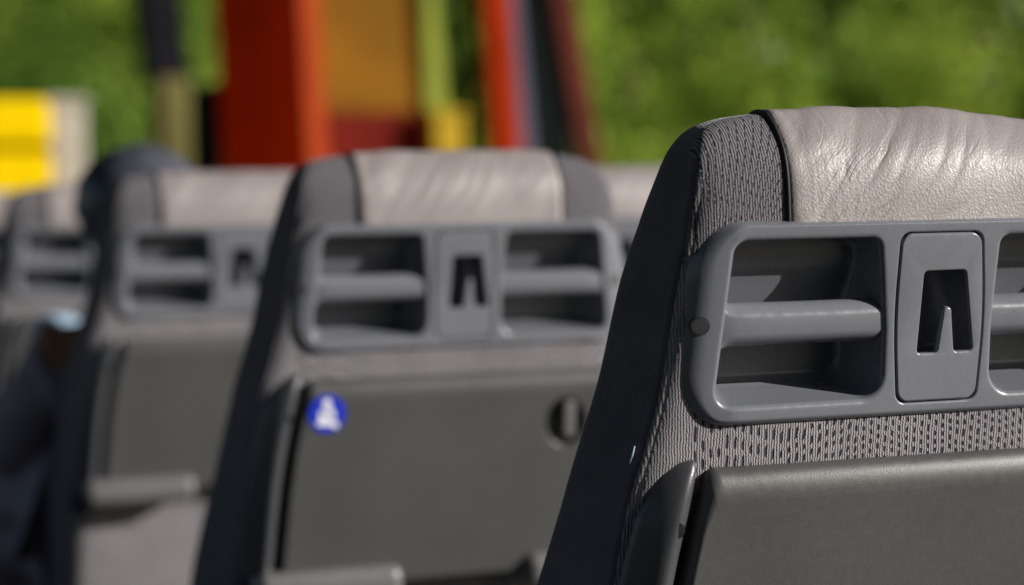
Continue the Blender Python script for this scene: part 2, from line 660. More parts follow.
def make_body(parent):
    sh = Shell()
    vs = [-0.50 + i * 0.02 for i in range(20)]
    v = -0.10
    while v < 0.10:
        vs.append(v)
        v += 0.006
    while v < 0.1325:
        vs.append(v)
        v += 0.0022
    vs += [0.1330, 0.1338, 0.1344, 0.1349, 0.1353, 0.1356]
    loops = []
    for v in vs:
        pts = body_section(v)
        out = []
        for u, w in pts:
            # soft cloth unevenness, a little slack towards the top corners
            q = Vector((u * 9, w * 9, v * 9))
            s = noise.noise(q) * 0.0016 + noise.noise(q * 3.1) * 0.0006
            fold = 0.0
            if abs(u) > 0.10 and v > 0.06:
                t = (abs(u) - 0.155) * 0.8 + (v - 0.10) * 0.6
                fold = 0.0014 * math.exp(-(t / 0.006) ** 2)
            k = min(1.0, (0.1356 - v) / 0.02)
            out.append(L(u + (s * 0.6) * k * (1 if u > 0 else -1), v, w + (s - fold) * k))
        loops.append(sh.loop(out))
    sh.strip(loops)
    sh.cap(loops[0])
    sh.cap(loops[-1])
    n = len(loops[0])
    # first 25+6 columns are the rear face and the rear corners; sides and front are the navy cloth
    rear_cols = set(range(0, 29)) | set(range(n - 5, n))
    k = 0
    drop = set()
    for r in range(len(loops) - 1):
        for i in range(n):
            sh.m[k] = 0 if i in rear_cols or (vs[r] > 0.106 and (i < 34 or i > n - 11)) else 1
            # open pocket behind the handle panel
            if i < 24 and -0.0645 < vs[r] and vs[r + 1] < 0.0635 and -0.1835 < sh.v[loops[r][i]][0] and sh.v[loops[r][i + 1]][0] < 0.1835 \
                    and (max(abs(sh.v[loops[r][i]][0]), abs(sh.v[loops[r][i + 1]][0])) < 0.155 or ((-0.0645 if abs(sh.v[loops[r][i]][0]) < 0.178 and abs(sh.v[loops[r][i + 1]][0]) < 0.178 else -0.050) < vs[r] < 0.044)):
                drop.add(k)
            k += 1
    sh.f = [f for q, f in enumerate(sh.f) if q not in drop]
    sh.m = [f for q, f in enumerate(sh.m) if q not in drop]
    return sh.link('seat_back', [M_FABRIC, M_SIDE], parent)


def top_v(u):
    lo, hi = 0.09, 0.1356
    for _ in range(40):
        m = (lo + hi) / 2
        if interp(BODY, m)[0] > abs(u):
            lo = m
        else:
            hi = m
    return lo


def rear_w(u, v):
    hw, wr, wf, rr, rf = interp(BODY, v)
    hd = (wr - wf) / 2
    rr = min(rr, hd * 0.98)
    bulge = min(0.0090, hd * 0.15)
    w = wr - bulge * (min(abs(u), hw) / hw) ** 5
    e = abs(u) - (hw - rr)
    if e > 0:
        w -= rr - sqrt(max(0, rr * rr - e * e))
    return w


def front_w(u, v):
    hw, wr, wf, rr, rf = interp(BODY, v)
    hd = (wr - wf) / 2
    rf = min(rf, hd * 0.98)
    w = wf
    e = abs(u) - (hw - rf)
    if e > 0:
        w += rf - sqrt(max(0, rf * rf - e * e))
    return w


def nose_profile(u, n):
    """points (v, w) round the head end at a fixed u, evenly spaced along the curve"""
    vt = top_v(u)
    raw = []
    for k in range(160):
        v = 0.0615 + (vt - 0.0615) * (1 - (1 - k / 159) ** 2)
        raw.append((v, rear_w(u, v)))
    for k in range(159, -1, -1):
        v = -0.02 + (vt + 0.02) * (1 - (1 - k / 159) ** 2)
        raw.append((v, front_w(u, v)))
    # smooth the crown
    for _ in range(30):
        raw = [raw[0]] + [((a[0] + 2 * b[0] + c[0]) / 4, (a[1] + 2 * b[1] + c[1]) / 4) for a, b, c in zip(raw, raw[1:], raw[2:])] + [raw[-1]]
    s = [0.0]
    for a, b in zip(raw, raw[1:]):
        s.append(s[-1] + math.hypot(b[0] - a[0], b[1] - a[1]))
    out = []
    j = 0
    for k in range(n):
        t = s[-1] * k / (n - 1)
        while j < len(s) - 2 and s[j + 1] < t:
            j += 1
        q = (t - s[j]) / max(1e-9, s[j + 1] - s[j])
        out.append((raw[j][0] + (raw[j + 1][0] - raw[j][0]) * q, raw[j][1] + (raw[j + 1][1] - raw[j][1]) * q))
    return out


def make_leather(parent):
    NU, NS = 140, 120
    ULEFT, URIGHT = -0.1125, 0.1145
    sh = Shell()
    rows = []
    for i in range(NU + 1):
        s = i / NU
        u = ULEFT + (URIGHT - ULEFT) * s
        e = min(u - ULEFT, URIGHT - u)
        lift = 0.0042 * (1 - (1 - min(1, e / 0.009)) ** 2) ** 0.5 - 0.0012
        pr = nose_profile(u, NS)
        row = []
        for k in range(NS):
            a, b = pr[max(0, k - 1)], pr[min(NS - 1, k + 1)]
            t = Vector((b[0] - a[0], b[1] - a[1])).normalized()
            nrm = Vector((-t.y, t.x))              # outward: for an upward rear tangent this points to +w
            if k < 2 and nrm.y < 0:
                nrm = -nrm
            v, w = pr[k]
            # stretched diagonal folds, strongest towards the left seam
            d = u * 0.70 - v * 0.71
            al = u * 0.71 + v * 0.70
            d += 0.006 * noise.noise(Vector((al * 22, d * 20, 5)))
            f1 = noise.noise(Vector((d * 70, al * 13, 3.7)))
            f2 = noise.noise(Vector((d * 34, al * 8, 9.1)))
            f3 = noise.noise(Vector((u * 20, v * 20, w * 20)))
            env = max(0.25, min(1.0, 1.15 - (u + 0.10) * 2.6))
            wr = env * (0.0007 * -(1 - min(1, abs(f1) * 2.6)) + 0.0015 * f2) + 0.0006 * f3
            if u < -0.06:
                wr += 0.0002 * noise.noise(Vector((u * 300, v * 25, 1)))
            fade = min(1, e / 0.012)
            off = lift + wr * fade
            row.append(L(u, v + nrm.x * off, w + nrm.y * off))
        rows.append(sh.loop(row))
    for a, b in zip(rows, rows[1:]):
        for k in range(NS - 1):
            sh.f.append((a[k], b[k], b[k + 1], a[k + 1]))
            sh.m.append(0)
    o = sh.link('headrest_cover', [M_LEATHER], parent)
    for u, sgn in ((ULEFT, -1), (URIGHT, 1)):
        pr = nose_profile(u, 60)
        path = []
        for k, (v, w) in enumerate(pr):
            a, b = pr[max(0, k - 1)], pr[min(59, k + 1)]
            t = Vector((b[0] - a[0], b[1] - a[1])).normalized()
            nrm = Vector((-t.y, t.x))
            path.append(L(u + sgn * 0.0006, v + nrm.x * 0.0013, w + nrm.y * 0.0013))
        tube(path, 0.0014, 8).link('piping', M_BLACK, o)
    return o


# ------------------------------------------------------------------ handle panel
PANEL_OUT = round_poly([(-0.1962, -0.0685), (0.1962, -0.0685), (0.1842, 0.0668), (-0.1842, 0.0668)], [0.034, 0.034, 0.042, 0.042], 14)
HOLE_R = round_poly([(0.1695, -0.0570), (0.16395, -0.006), (0.16003, 0.030), (0.157, 0.0577), (0.0440, 0.0577), (0.0414, 0.030), (0.0385, -0.006), (0.0385, -0.0570)], [0.0145, 0.1, 0.1, 0.013, 0.011, 0.1, 0.1, 0.020], 9)
BACK_R = round_poly([(0.1520, -0.0455), (0.1496, -0.006), (0.1474, 0.030), (0.146, 0.0520), (0.0520, 0.0520), (0.0505, 0.030), (0.0480, -0.006), (0.0480, -0.0455)], [0.010, 0.1, 0.1, 0.010, 0.010, 0.1, 0.1, 0.014], 9)


def densify(a, b=None, step=0.006):
    """split long straight runs of loop a (and the matching loop b) into short pieces"""
    oa, ob = [], []
    for i in range(len(a)):
        j = (i + 1) % len(a)
        n = max(1, int((a[j] - a[i]).length / step))
        for k in range(n):
            oa.append(a[i].lerp(a[j], k / n))
            if b is not None:
                ob.append(b[i].lerp(b[j], k / n))
    return (oa, ob) if b is not None else oa


PANEL_OUT = densify(PANEL_OUT)
HOLE_R, BACK_R = densify(HOLE_R, BACK_R)


def sweep(vs):
    """the two ends of the moulding sweep back round the seat"""
    return [(x, y + 0.17 * max(0, abs(x) - 0.152) + 0.6 * max(0, abs(x) - 0.165) ** 2, z) for x, y, z in vs]


def mirror(loop):
    return [Vector((-p.x, p.y)) for p in reversed(loop)]


def plate_outline(g):
    pts = []
    top, bot, mid = 0.0308 + g, 0.0303 + g, 0.0345 + g
    h = 0.0565 + g
    return round_poly([(-bot, -h), (bot, -h), (mid, 0.0), (top, h), (-top, h), (-mid, 0.0)], [0.009, 0.009, 0.4, 0.009, 0.009, 0.4], 9)


def screw_cap(name, u, v, w, parent, mat, r=0.0060, tilt=0.0):
    sh = Shell()
    prev = None
    loops = []
    for rr, ww in ((r, -0.004), (r, 0.00012), (r * 0.86, 0.00010), (r * 0.84, 0.00016), (r * 0.4, 0.00022)):
        loops.append(sh.loop([L(u + rr * cos(2 * pi * k / 24), v + rr * sin(2 * pi * k / 24), w + ww + tilt * rr * cos(2 * pi * k / 24)) for k in range(24)]))
    sh.bridge(loops[0], loops[1], 1)
    sh.bridge(loops[1], loops[2], 1)
    sh.strip(loops[2:])
    sh.cap(loops[-1])
    return sh.link(name, [mat, M_BLACK], parent, smooth=False)


def make_panel(parent):
    sh = Shell()
    HL, BL = mirror(HOLE_R), mirror(BACK_R)
    # mirrored loops start elsewhere but keep matching order
    groove = plate_outline(0.0022)
    gback = plate_outline(0.0014)
    plate(sh, PANEL_OUT, 0.0, 0.0200, 0.0040, 0.0185,
          [(HOLE_R, 0.0040, BACK_R, 0.050), (HL, 0.0040, BL, 0.050), (groove, 0.0016, gback, 0.011)], 12, ry_low=0.0068, even=True)
    sh.v = sweep(sh.v)
    o = sh.link('handle_panel', [M_PANEL], parent, wn=True)
    # grab bars
    for sgn in (-1, 1):
        b = Shell()
        loops = []
        for x, kv, kw in ((0.1690, 1.60, 0.85), (0.1645, 1.60, 0.95), (0.1620, 1.42, 1.0), (0.1590, 1.20, 1.0), (0.1555, 1.06, 1.0), (0.150, 1.0, 1.0),
                          (0.120, 0.985, 1.0), (0.090, 0.98, 1.0), (0.060, 0.985, 1.0), (0.048, 1.0, 1.0), (0.040, 1.0, 1.0), (0.034, 1.0, 1.0)):
            sec = round_poly([(-0.0143 * kv, -0.0095 * kw), (0.0143 * kv, -0.0095 * kw), (0.0143 * kv, 0.0095 * kw), (-0.0143 * kv, 0.0095 * kw)], 0.0094, 9)
            sec = [Vector((q.x, q.y + 0.0028 * (1 - (q.x / (0.0143 * kv)) ** 2) * (1 if q.y > 0 else 0))) for q in sec]
            loops.append(b.loop([L(sgn * x, p.x - 0.0018, p.y - 0.0145) for p in sec]))
        b.strip(loops)
        b.cap(loops[0])
        b.cap(loops[-1])
        b.v = sweep(b.v)
        b.link('grab_bar', [M_PANEL], o)
    # coat-hook plate between the bars
    p = Shell()
    hook = round_poly([(-0.0162, -0.0240), (-0.0006, -0.0240), (0.0028, 0.0000), (0.0034, 0.0068), (0.0096, 0.0068), (0.0100, 0.0000), (0.0126, -0.0237),
                       (0.0270, -0.0234), (0.0196, 0.0312), (-0.0125, 0.0310)],
                      [0.0026, 0.0030, 0.03, 0.0030, 0.0030, 0.03, 0.0030, 0.0026, 0.0030, 0.0030], 6)
    hook = [Vector((q.x - 0.0006, q.y)) for q in hook]
    hb = [q + n * 0.0002 for q, n in zip(hook, normals2(hook))]
    outl = plate_outline(0.0)
    nr = normals2(outl)
    loops = []
    for off, w in ((0, -0.010), (0, -0.0012), (0.0004, -0.0001), (0.0013, 0.0006)):
        loops.append(p.loop([L(*(q + n * off), w) for q, n in zip(outl, nr)]))
    p.strip(loops)
    nh = normals2(hook)
    hl = [p.loop([L(*(q - n * off), w) for q, n in zip(hook, nh)]) for off, w in ((0.0013, 0.0006), (0.0004, 0.0002), (0.0, -0.0010), (0.0, -0.0042))]
    p.strip(hl)
    # the cut-out opens into a wider, deep pocket, leaving the hook standing free
    pk = round_poly([(-0.0185, -0.028), (0.0285, -0.028), (0.0285, 0.034), (-0.0185, 0.034)], 0.004, 6)
    p.cap(loops[-1], hl[0])
    p1 = p.loop([L(*q, -0.0042) for q in pk])
    p2 = p.loop([L(*q, -0.042) for q in pk])
    p.cap(p1, hl[-1])
    p.bridge(p1, p2)
    p.cap(p2)
    lp = p.link('latch_plate', [M_PLATE], o, wn=True)
    # fine moulded line across the plate
    ln = Shell()
    prof = [(0.0002, 0.0004), (0.0002, 0.0010), (-0.0002, 0.0010), (-0.0002, 0.0004)]
    ls = [ln.loop([L(x, -0.0372 + a, w) for a, w in prof]) for x in (-0.021, 0.021)]
    ln.strip(ls)
    ln.cap(ls[0])
    ln.cap(ls[1])
    for sgn in (-1, 1):
        screw_cap('screw_cap', sgn * 0.1762, -0.0004, -0.0046, o, M_TRIM, tilt=-0.30 * sgn)
    return o


# ------------------------------------------------------------------ folding table, side trims, brackets
def table_half(v):
    return interp([(-0.33, 0.2035), (-0.2925, 0.200), (-0.215, 0.1925), (-0.166, 0.1855), (-0.112, 0.1735), (-0.0935, 0.1685)], v)[0]


def make_table(parent):
    sh = Shell()
    def outline(d, dt):
        right = [(table_half(v) - d, v) for v in (-0.312 + d, -0.26, -0.215, -0.166, -0.130)]
        pts = right + [(table_half(-0.0935) - d, -0.0935 - dt)]
        pts = pts + [(-u, v) for u, v in reversed(pts)]
        # start at the lower left so the loop runs counter-clockwise
        return round_poly(pts, [0.014, 0.3, 0.3, 0.3, 0.3, 0.008, 0.008, 0.3, 0.3, 0.3, 0.3, 0.014], 8)
    outl, innr = outline(0.0, 0.0), outline(0.0055, 0.021)
    cx, cy = 0.116, -0.150
    hole = [Vector((cx + 0.0250 * cos(2 * pi * k / 36), cy + 0.028 * sin(2 * pi * k / 36))) for k in range(36)]
    hb = [Vector((cx + 0.0230 * cos(2 * pi * k / 36), cy + 0.026 * sin(2 * pi * k / 36))) for k in range(36)]
    plate(sh, outl, 0.006, 0.007, 0.020, 0.0115, [(hole, 0.0025, hb, 0.0145)], 10, back=-0.0095, inner=innr)
    o = sh.link('folding_table', [M_TABLE], parent, wn=True)
    # finger catch inside the oval recess
    sec = round_poly([(cx - 0.002, cy - 0.018), (cx + 0.012, cy - 0.018), (cx + 0.012, cy + 0.022), (cx - 0.002, cy + 0.022)], 0.005, 6)
    c = Shell()
    plate(c, sec, 0.0055, 0.003, 0.003, 0.003, (), 4, back=-0.008)
    c.link('table_latch', [M_FOOT], o, wn=True)
    return o


def make_trim(parent, sgn):
    sh = Shell()
    loops = []
    vs = [-0.0868, -0.0880, -0.0900, -0.0935, -0.099, -0.106, -0.114, -0.124, -0.136, -0.150, -0.17, -0.20, -0.24, -0.29, -0.34]
    for v in vs:
        t = min(1.0, (-0.0866 - v) / 0.044)
        g = sqrt(max(0.0, 1 - (1 - t) ** 2))
        ur = table_half(v) + 0.0058 + 0.0015 * (1 - g)
        width = 0.004 + 0.028 * g
        top = -0.011 + 0.0155 * g
        ul = ur + width
        base = interp(BODY, v)[1] - 0.006
        pts = [(ur, base), (ur, top - 0.010 * g)]
        for k in range(7):
            a = pi - (pi / 2) * k / 6
            pts.append((ur + 0.010 * g + 0.010 * g * cos(a), top - 0.010 * g + 0.010 * g * sin(a)))
        for k in range(1, 9):
            q = k / 8
            pts.append((ur + 0.010 * g + (width - 0.010 * g) * q, top + (base - top) * (q ** 1.5)))
        loops.append(sh.loop([L(sgn * u, v, w) for u, w in pts]))
    sh.strip(loops)
    sh.cap(loops[0])
    sh.cap(loops[-1])
    o = sh.link('side_trim', [M_TRIM], parent, wn=False)
    screw_cap('screw_cap', sgn * (table_half(-0.131) + 0.0150), -0.131, 0.0036, o, M_TRIM, 0.0052, tilt=-0.45 * sgn)
    return o


def make_bracket(parent, sgn):
    o = link_bm('table_bracket', box_bm((0.158, 0.045, 0.036), (0, 0, 0), 0.013, 4), M_FOOT, parent)
    return o


def build_seat():
    root = empty('coach_seat')
    parts = []
    parts.append(make_body(root))
    parts.append(make_leather(root))
    parts.append(make_panel(root))
    parts.append(make_table(root))
    for s in (-1, 1):
        parts.append(make_trim(root, s))
    for p in parts:
        p.location = (0, 0, PANEL_Z)
        p.rotation_euler = (RECLINE, 0, 0)
    q = Matrix.Rotation(RECLINE, 4, 'X')
    for s in (-1, 1):
        b = make_bracket(root, s)
        b.location = Vector((0, 0, PANEL_Z)) + q.to_3x3() @ Vector(L(s * 0.148, -0.308, 0.000))
        b.rotation_euler = (RECLINE, 0, 0)
    # seat cushion, pedestal
    c = link_bm('seat_cushion', box_bm((0.455, 0.43, 0.13), (0, 0.40, 0.44), 0.035, 5), M_SIDE, root)
    for s in (-1, 1):
        lg = link_bm('leg', box_bm((0.05, 0.30, 0.36), (s * 0.15, 0.36, 0.197), 0.012, 3), M_STEEL, root)
    link_bm('leg_rail', box_bm((0.36, 0.06, 0.05), (0, 0.20, 0.36), 0.01, 2), M_STEEL, root)
    return root


GROUP = 'grey coach seats in rows'
seat = build_seat()
tag(seat, 'nearest sharp grey coach seat with a wrinkled taupe leather headrest and grab handles', 'seat', GROUP)
spots = [((0, 1, 0), 'blurred coach seat with a round blue sticker on its folding table'),
         ((0, 2, 0), 'coach seat directly in front of the blue sticker seat, with a person in it'),
         ((0, 3, 0), 'far blurred coach seat at the left edge, ahead of the occupied seat'),
         ((0.598, 2, 0), 'coach seat showing only its pale headrest, between the stickered and nearest seats')]
spots.append(((0, 4, 0), 'farthest coach seat, mostly hidden behind the far seat at the left edge'))
seats = [seat]
for (x, k, z), lab in spots:
    s = copy_tree(seat)
    s.location = (x, k * PITCH, 0)
    tag(s, lab, 'seat', GROUP)
    seats.append(s)

# the nearest seat's headrest has sagged on its right half
for o in [c for c in seat.children if c.name.split('.')[0] in ('seat_back', 'headrest_cover')]:
    for q in [o] + list(o.children):
        q.data = q.data.copy()
        for p in q.data.vertices:
            a = min(1, max(0, (p.co.x - 0.005) / 0.10))
            b = min(1, max(0, (p.co.z - 0.085) / 0.04))
            p.co.z -= 0.0085 * a * a * (3 - 2 * a) * b * b * (3 - 2 * b)

body0 = [c for c in seat.children if c.name.split('.')[0] == 'seat_back'][0]
tube([L(-0.2135, -0.079, -0.0195), L(-0.2150, -0.0845, -0.0192), L(-0.2170, -0.0905, -0.0196)], [0.0005, 0.0006, 0.0004], 6).link('loose_thread', M_SHIRT, body0)

# blue seat-belt sticker on the second seat's table
tbl = [c for c in seats[1].children if c.name.startswith('folding_table')][0]
st = Shell()
SU, SV, SW = -0.1505, -0.1275, 0.0062
R = 0.0200


def disc(cx, cy, r, w, mat, n=32):
    st.cap(st.loop([L(SU + cx + r * cos(2 * pi * k / n), SV + cy + r * sin(2 * pi * k / n), SW + w) for k in range(n)]), mat=mat)


def flat(pts, w, mat):
    st.cap(st.loop([L(SU + x * R, SV + y * R, SW + w) for x, y in pts]), mat=mat)


rim = [st.loop([L(SU + R * cos(2 * pi * k / 48), SV + R * sin(2 * pi * k / 48), SW + w) for k in range(48)]) for w in (-0.0004, 0.0006)]
st.strip(rim)
st.cap(rim[1])
disc(-0.02 * R, 0.56 * R, 0.22 * R, 0.0010, 1)
flat([(-0.34, 0.28), (0.26, 0.30), (0.42, -0.05), (0.34, -0.35), (0.62, -0.55), (0.50, -0.78), (0.05, -0.60), (-0.42, -0.62), (-0.62, -0.50), (-0.40, -0.30), (-0.46, 0.0)], 0.0010, 1)
flat([(-0.36, 0.20), (-0.26, 0.27), (0.36, -0.30), (0.27, -0.38)], 0.0013, 0)
sticker = st.link('sticker', [M_BLUE, M_WHITE], tbl, smooth=False)
sticker['label'] = 'round blue sticker with a white seated figure'


# ------------------------------------------------------------------ person in the third row, seen over and beside the seat
def skin_mesh(name, joints, edges, mats, parent, sub=2):
    me = bpy.data.meshes.new(name)
    me.from_pydata([j[0] for j in joints], edges, [])
    o = bpy.data.objects.new(name, me)
    COL.objects.link(o)
    o.parent = parent
    sk = o.modifiers.new('skin', 'SKIN')
    for v, j in zip(me.skin_vertices[0].data, joints):
        v.radius = j[1] if isinstance(j[1], tuple) else (j[1], j[1])
    me.skin_vertices[0].data[0].use_root = True
    sk.use_smooth_shade = True
    s = o.modifiers.new('sub', 'SUBSURF')
    s.levels = sub
    s.render_levels = sub
    me.materials.append(mats)
    return o


M_SKIN = simple('warm_brown_skin', (0.33, 0.17, 0.10), 0.55, 0.08, 20, **{'Subsurface Weight': 0.05})
M_HAIR = simple('dark_blue_black_hair', (0.060, 0.064, 0.085), 0.40, 0.3, 80)
M_JACKET = simple('dark_plum_jacket_cloth', (0.24, 0.21, 0.24), 0.9, 0.2, 25, 0.001, 200)
PX, PY, PZ = -0.080, 2 * PITCH + 0.29, 0.452       # hips on the cushion
person = empty('person', (PX, PY, PZ))
tag(person, 'dark haired person in a dark jacket sitting on the third seat of the row', 'person')
# one continuous body: pelvis, spine, neck, head, arms, legs (relative to the hips)
J = [((0, 0.0, 0.09), (0.13, 0.085)), ((0, -0.02, 0.22), (0.125, 0.08)), ((0, -0.02, 0.36), (0.135, 0.08)), ((0, -0.015, 0.43), (0.06, 0.05)), ((0, -0.005, 0.475), (0.042, 0.042)),
     ((0, 0.0, 0.53), (0.066, 0.078)), ((0, 0.0, 0.585), (0.074, 0.09)), ((0, -0.004, 0.635), (0.052, 0.062)),
     ((-0.135, -0.005, 0.385), 0.046), ((-0.195, 0.08, 0.21), 0.040), ((-0.10, 0.165, 0.335), 0.030), ((-0.035, 0.17, 0.345), 0.024),
     ((0.135, -0.005, 0.385), 0.046), ((0.185, 0.06, 0.20), 0.040), ((0.15, 0.22, 0.13), 0.030), ((0.145, 0.27, 0.125), 0.024),
     ((-0.085, 0.06, 0.075), 0.074), ((-0.165, 0.31, 0.075), 0.055), ((-0.16, 0.35, -0.15), 0.043), ((-0.15, 0.34, -0.36), 0.032), ((-0.15, 0.43, -0.415), 0.028),
     ((0.085, 0.06, 0.075), 0.074), ((0.105, 0.33, 0.08), 0.055), ((0.105, 0.36, -0.15), 0.043), ((0.105, 0.35, -0.36), 0.032), ((0.105, 0.44, -0.415), 0.028)]
EDG = [(0, 1), (1, 2), (2, 3), (3, 4), (4, 5), (5, 6), (6, 7), (2, 8), (8, 9), (9, 10), (10, 11), (2, 12), (12, 13), (13, 14), (14, 15),
       (0, 16), (16, 17), (17, 18), (18, 19), (19, 20), (0, 21), (21, 22), (22, 23), (23, 24), (24, 25)]
for s in (-1, 1):                                   # five fingers on each hand, resting on the thighs
    w = 11 if s < 0 else 15
    base = Vector(J[w][0])
    for i, (dx, ln) in enumerate(((-0.020, 0.052), (-0.007, 0.060), (0.007, 0.056), (0.019, 0.044))):
        a = len(J)
        J.append((tuple(base + Vector((dx, 0.030, 0.002))), 0.0075))
        J.append((tuple(base + Vector((dx * 1.25, 0.030 + ln * 0.55, -0.002))), 0.0065))
        J.append((tuple(base + Vector((dx * 1.3, 0.030 + ln, -0.016))), 0.0055))
        EDG += [(w, a), (a, a + 1), (a + 1, a + 2)]
    a = len(J)
    J.append((tuple(base + Vector((-s * 0.028, 0.008, -0.004))), 0.009))
    J.append((tuple(base + Vector((-s * 0.040, 0.034, -0.010))), 0.007))
    EDG += [(w, a), (a, a + 1)]
skin_mesh('body', J, EDG, M_SKIN, person)
hair = bmesh.new()
bmesh.ops.create_uvsphere(hair, u_segments=40, v_segments=24, radius=1)
for v in list(hair.verts):
    n = noise.noise(v.co * 5) * 0.05 + noise.noise(v.co * 14) * 0.03
    v.co *= 1 + n
    v.co.x *= 0.098
    v.co.y *= 0.104
    v.co.z *= 0.092
bmesh.ops.delete(hair, geom=[v for v in hair.verts if (v.co.y > 0.045 and v.co.z < 0.03) or v.co.z < -0.075], context='VERTS')
bmesh.ops.translate(hair, vec=(0, 0.0, 0.596), verts=hair.verts)
link_bm('hair', hair, M_HAIR, person)
# facial features on the far side of the head
for s in (-1, 1):
    e = bmesh.new()
    bmesh.ops.create_uvsphere(e, u_segments=12, v_segments=8, radius=0.010, matrix=Matrix.Translation((s * 0.03, 0.078, 0.56)))
    link_bm('eye', e, M_WHITE, person)
jk = [((0, 0.0, 0.10), (0.145, 0.10)), ((0, -0.02, 0.22), (0.14, 0.095)), ((0, -0.02, 0.34), (0.15, 0.092)), ((0, -0.015, 0.405), (0.075, 0.06)),
      ((-0.14, -0.005, 0.36), 0.058), ((-0.20, 0.075, 0.20), 0.056), ((-0.165, 0.135, 0.30), 0.046), ((0.14, -0.005, 0.36), 0.058), ((0.195, 0.06, 0.20), 0.054), ((0.16, 0.21, 0.135), 0.044), ((-0.135, 0.12, 0.18), 0.085), ((-0.15, 0.27, 0.08), 0.085), ((-0.085, 0.16, 0.325), 0.050)]
skin_mesh('jacket', jk, [(0, 1), (1, 2), (2, 3), (2, 4), (4, 5), (5, 6), (2, 7), (7, 8), (8, 9), (0, 10), (10, 11), (6, 12)], M_JACKET, person)
tr = [((0, 0.0, 0.085), (0.14, 0.085)), ((-0.088, 0.06, 0.08), 0.088), ((-0.168, 0.31, 0.075), 0.076), ((-0.163, 0.355, -0.15), 0.058), ((-0.153, 0.345, -0.34), 0.048),
      ((0.088, 0.06, 0.08), 0.085), ((0.108, 0.33, 0.08), 0.067), ((0.108, 0.365, -0.15), 0.056), ((0.108, 0.355, -0.36), 0.048)]
skin_mesh('trousers', tr, [(0, 1), (1, 2), (2, 3), (3, 4), (0, 5), (5, 6), (6, 7), (7, 8)], M_JACKET, person)
skin_mesh('shirt_cuff', [((-0.035, 0.165, 0.352), 0.052), ((-0.100, 0.165, 0.385), 0.062), ((-0.128, 0.160, 0.362), 0.060)], [(0, 1), (1, 2)], M_SHIRT, person)

# ------------------------------------------------------------------ things standing on the ground beyond the seats
GZ = -1.0
M_RED = simple('lifted_red_paint', (0.80, 0.034, 0.002), 0.9, 0.12, 2, spec=0.02)  # red lifted to make up for the corner post's shaded face
M_SUNLIT_RED = simple('sunlit_red_paint', (0.25, 0.036, 0.010), 0.9, 0.12, 2, spec=0.02)  # sunlight on the red post's lit face, put into the colour
M_BRICK = simple('brick_red_paint', (0.24, 0.020, 0.003), 0.9, 0.3, 1.2, spec=0.02)
M_MUSTARD = simple('mustard_board_paint', (0.20, 0.088, 0.004), 0.8, 0.3, 1.5, spec=0.15)
M_MAROON = simple('maroon_board_paint', (0.14, 0.014, 0.009), 0.9, 0.15, 2, spec=0.05)
M_YELLOW = simple('yellow_paint', (0.74, 0.50, 0.0), 0.9, 0.10, 2, spec=0.05)
M_OCHRE = simple('ochre_paint', (0.42, 0.27, 0.01), 0.7, 0.1, 2, spec=0.2)
M_OFFWHITE = simple('off_white_paint', (0.34, 0.31, 0.27), 0.7, 0.12, 3)
M_LIME = simple('yellow_green_paint', (0.24, 0.28, 0.015), 0.7, 0.12, 2)
M_COAL = simple('black_painted_steel', (0.006, 0.0055, 0.008), 0.8, 0.2, 3, spec=0.1)
M_KHAKI = simple('khaki_canvas', (0.10, 0.085, 0.022), 0.9, 0.25, 3)
M_LILAC = simple('lilac_grey_paint', (0.085, 0.078, 0.125), 0.8, 0.1, 2)
M_DGREEN = simple('dark_grey_green_paint', (0.07, 0.085, 0.075), 0.8, 0.25, 2)
M_FADED = simple('faded_red_paint', (0.095, 0.024, 0.016), 0.9, 0.3, 2, spec=0.05)


def boxes(name, mat, items, parent=None):
    bm = bmesh.new()
    for size, cen, bev, rz in items:
        b = box_bm(size, cen, bev, 2, rz)
        me = bpy.data.meshes.new('tmp')
        b.to_mesh(me)
        b.free()
        bm.from_mesh(me)
        bpy.data.meshes.remove(me)
    return link_bm(name, bm, mat, parent)


def leaning_post(name, mat, a, b, sx, sy, rz=0.0, parent=None, taper=1.0, bev=0.15):
    """rectangular post with chamfered edges between two points"""
    a, b = Vector(a), Vector(b)
    sh = Shell()
    loops = []
    for t in (0, 0.33, 0.67, 1):
        p = a.lerp(b, t)
        k = 1 + (taper - 1) * t
        sec = round_poly([(-sx / 2 * k, -sy / 2 * k), (sx / 2 * k, -sy / 2 * k), (sx / 2 * k, sy / 2 * k), (-sx / 2 * k, sy / 2 * k)], min(sx, sy) * bev, 3)
        m = Matrix.Rotation(rz, 2)
        loops.append(sh.loop([(p.x + (m @ q).x, p.y + (m @ q).y, p.z) for q in sec]))
    sh.strip(loops)
    sh.cap(loops[0])
    sh.cap(loops[-1])
    return sh.link(name, mat, parent, smooth=False)


# red cabin: a deep corner post with its sunlit face painted on, a mustard panel over a maroon one, a footing
cabin = empty('red_cabin', (2.62, 11.0, GZ))
tag(cabin, 'red cabin corner with an orange strip painted as its sunlit edge and a mustard wall panel', 'cabin')


def sub(o, root):
    o.parent = root
    o.matrix_parent_inverse = Matrix.Translation(-root.location)
    return o


def standing(name, mat, x0, z0, x1, z1, y, sx, sy, rz=0.0, top=4.2, bottom=GZ, **kw):
    """post through two known points of its axis, carried down to the ground"""
    k = (x1 - x0) / (z1 - z0)
    return leaning_post(name, mat, (x0 + k * (bottom - z0), y, bottom), (x0 + k * (top - z0), y, top), sx, sy, rz, **kw)


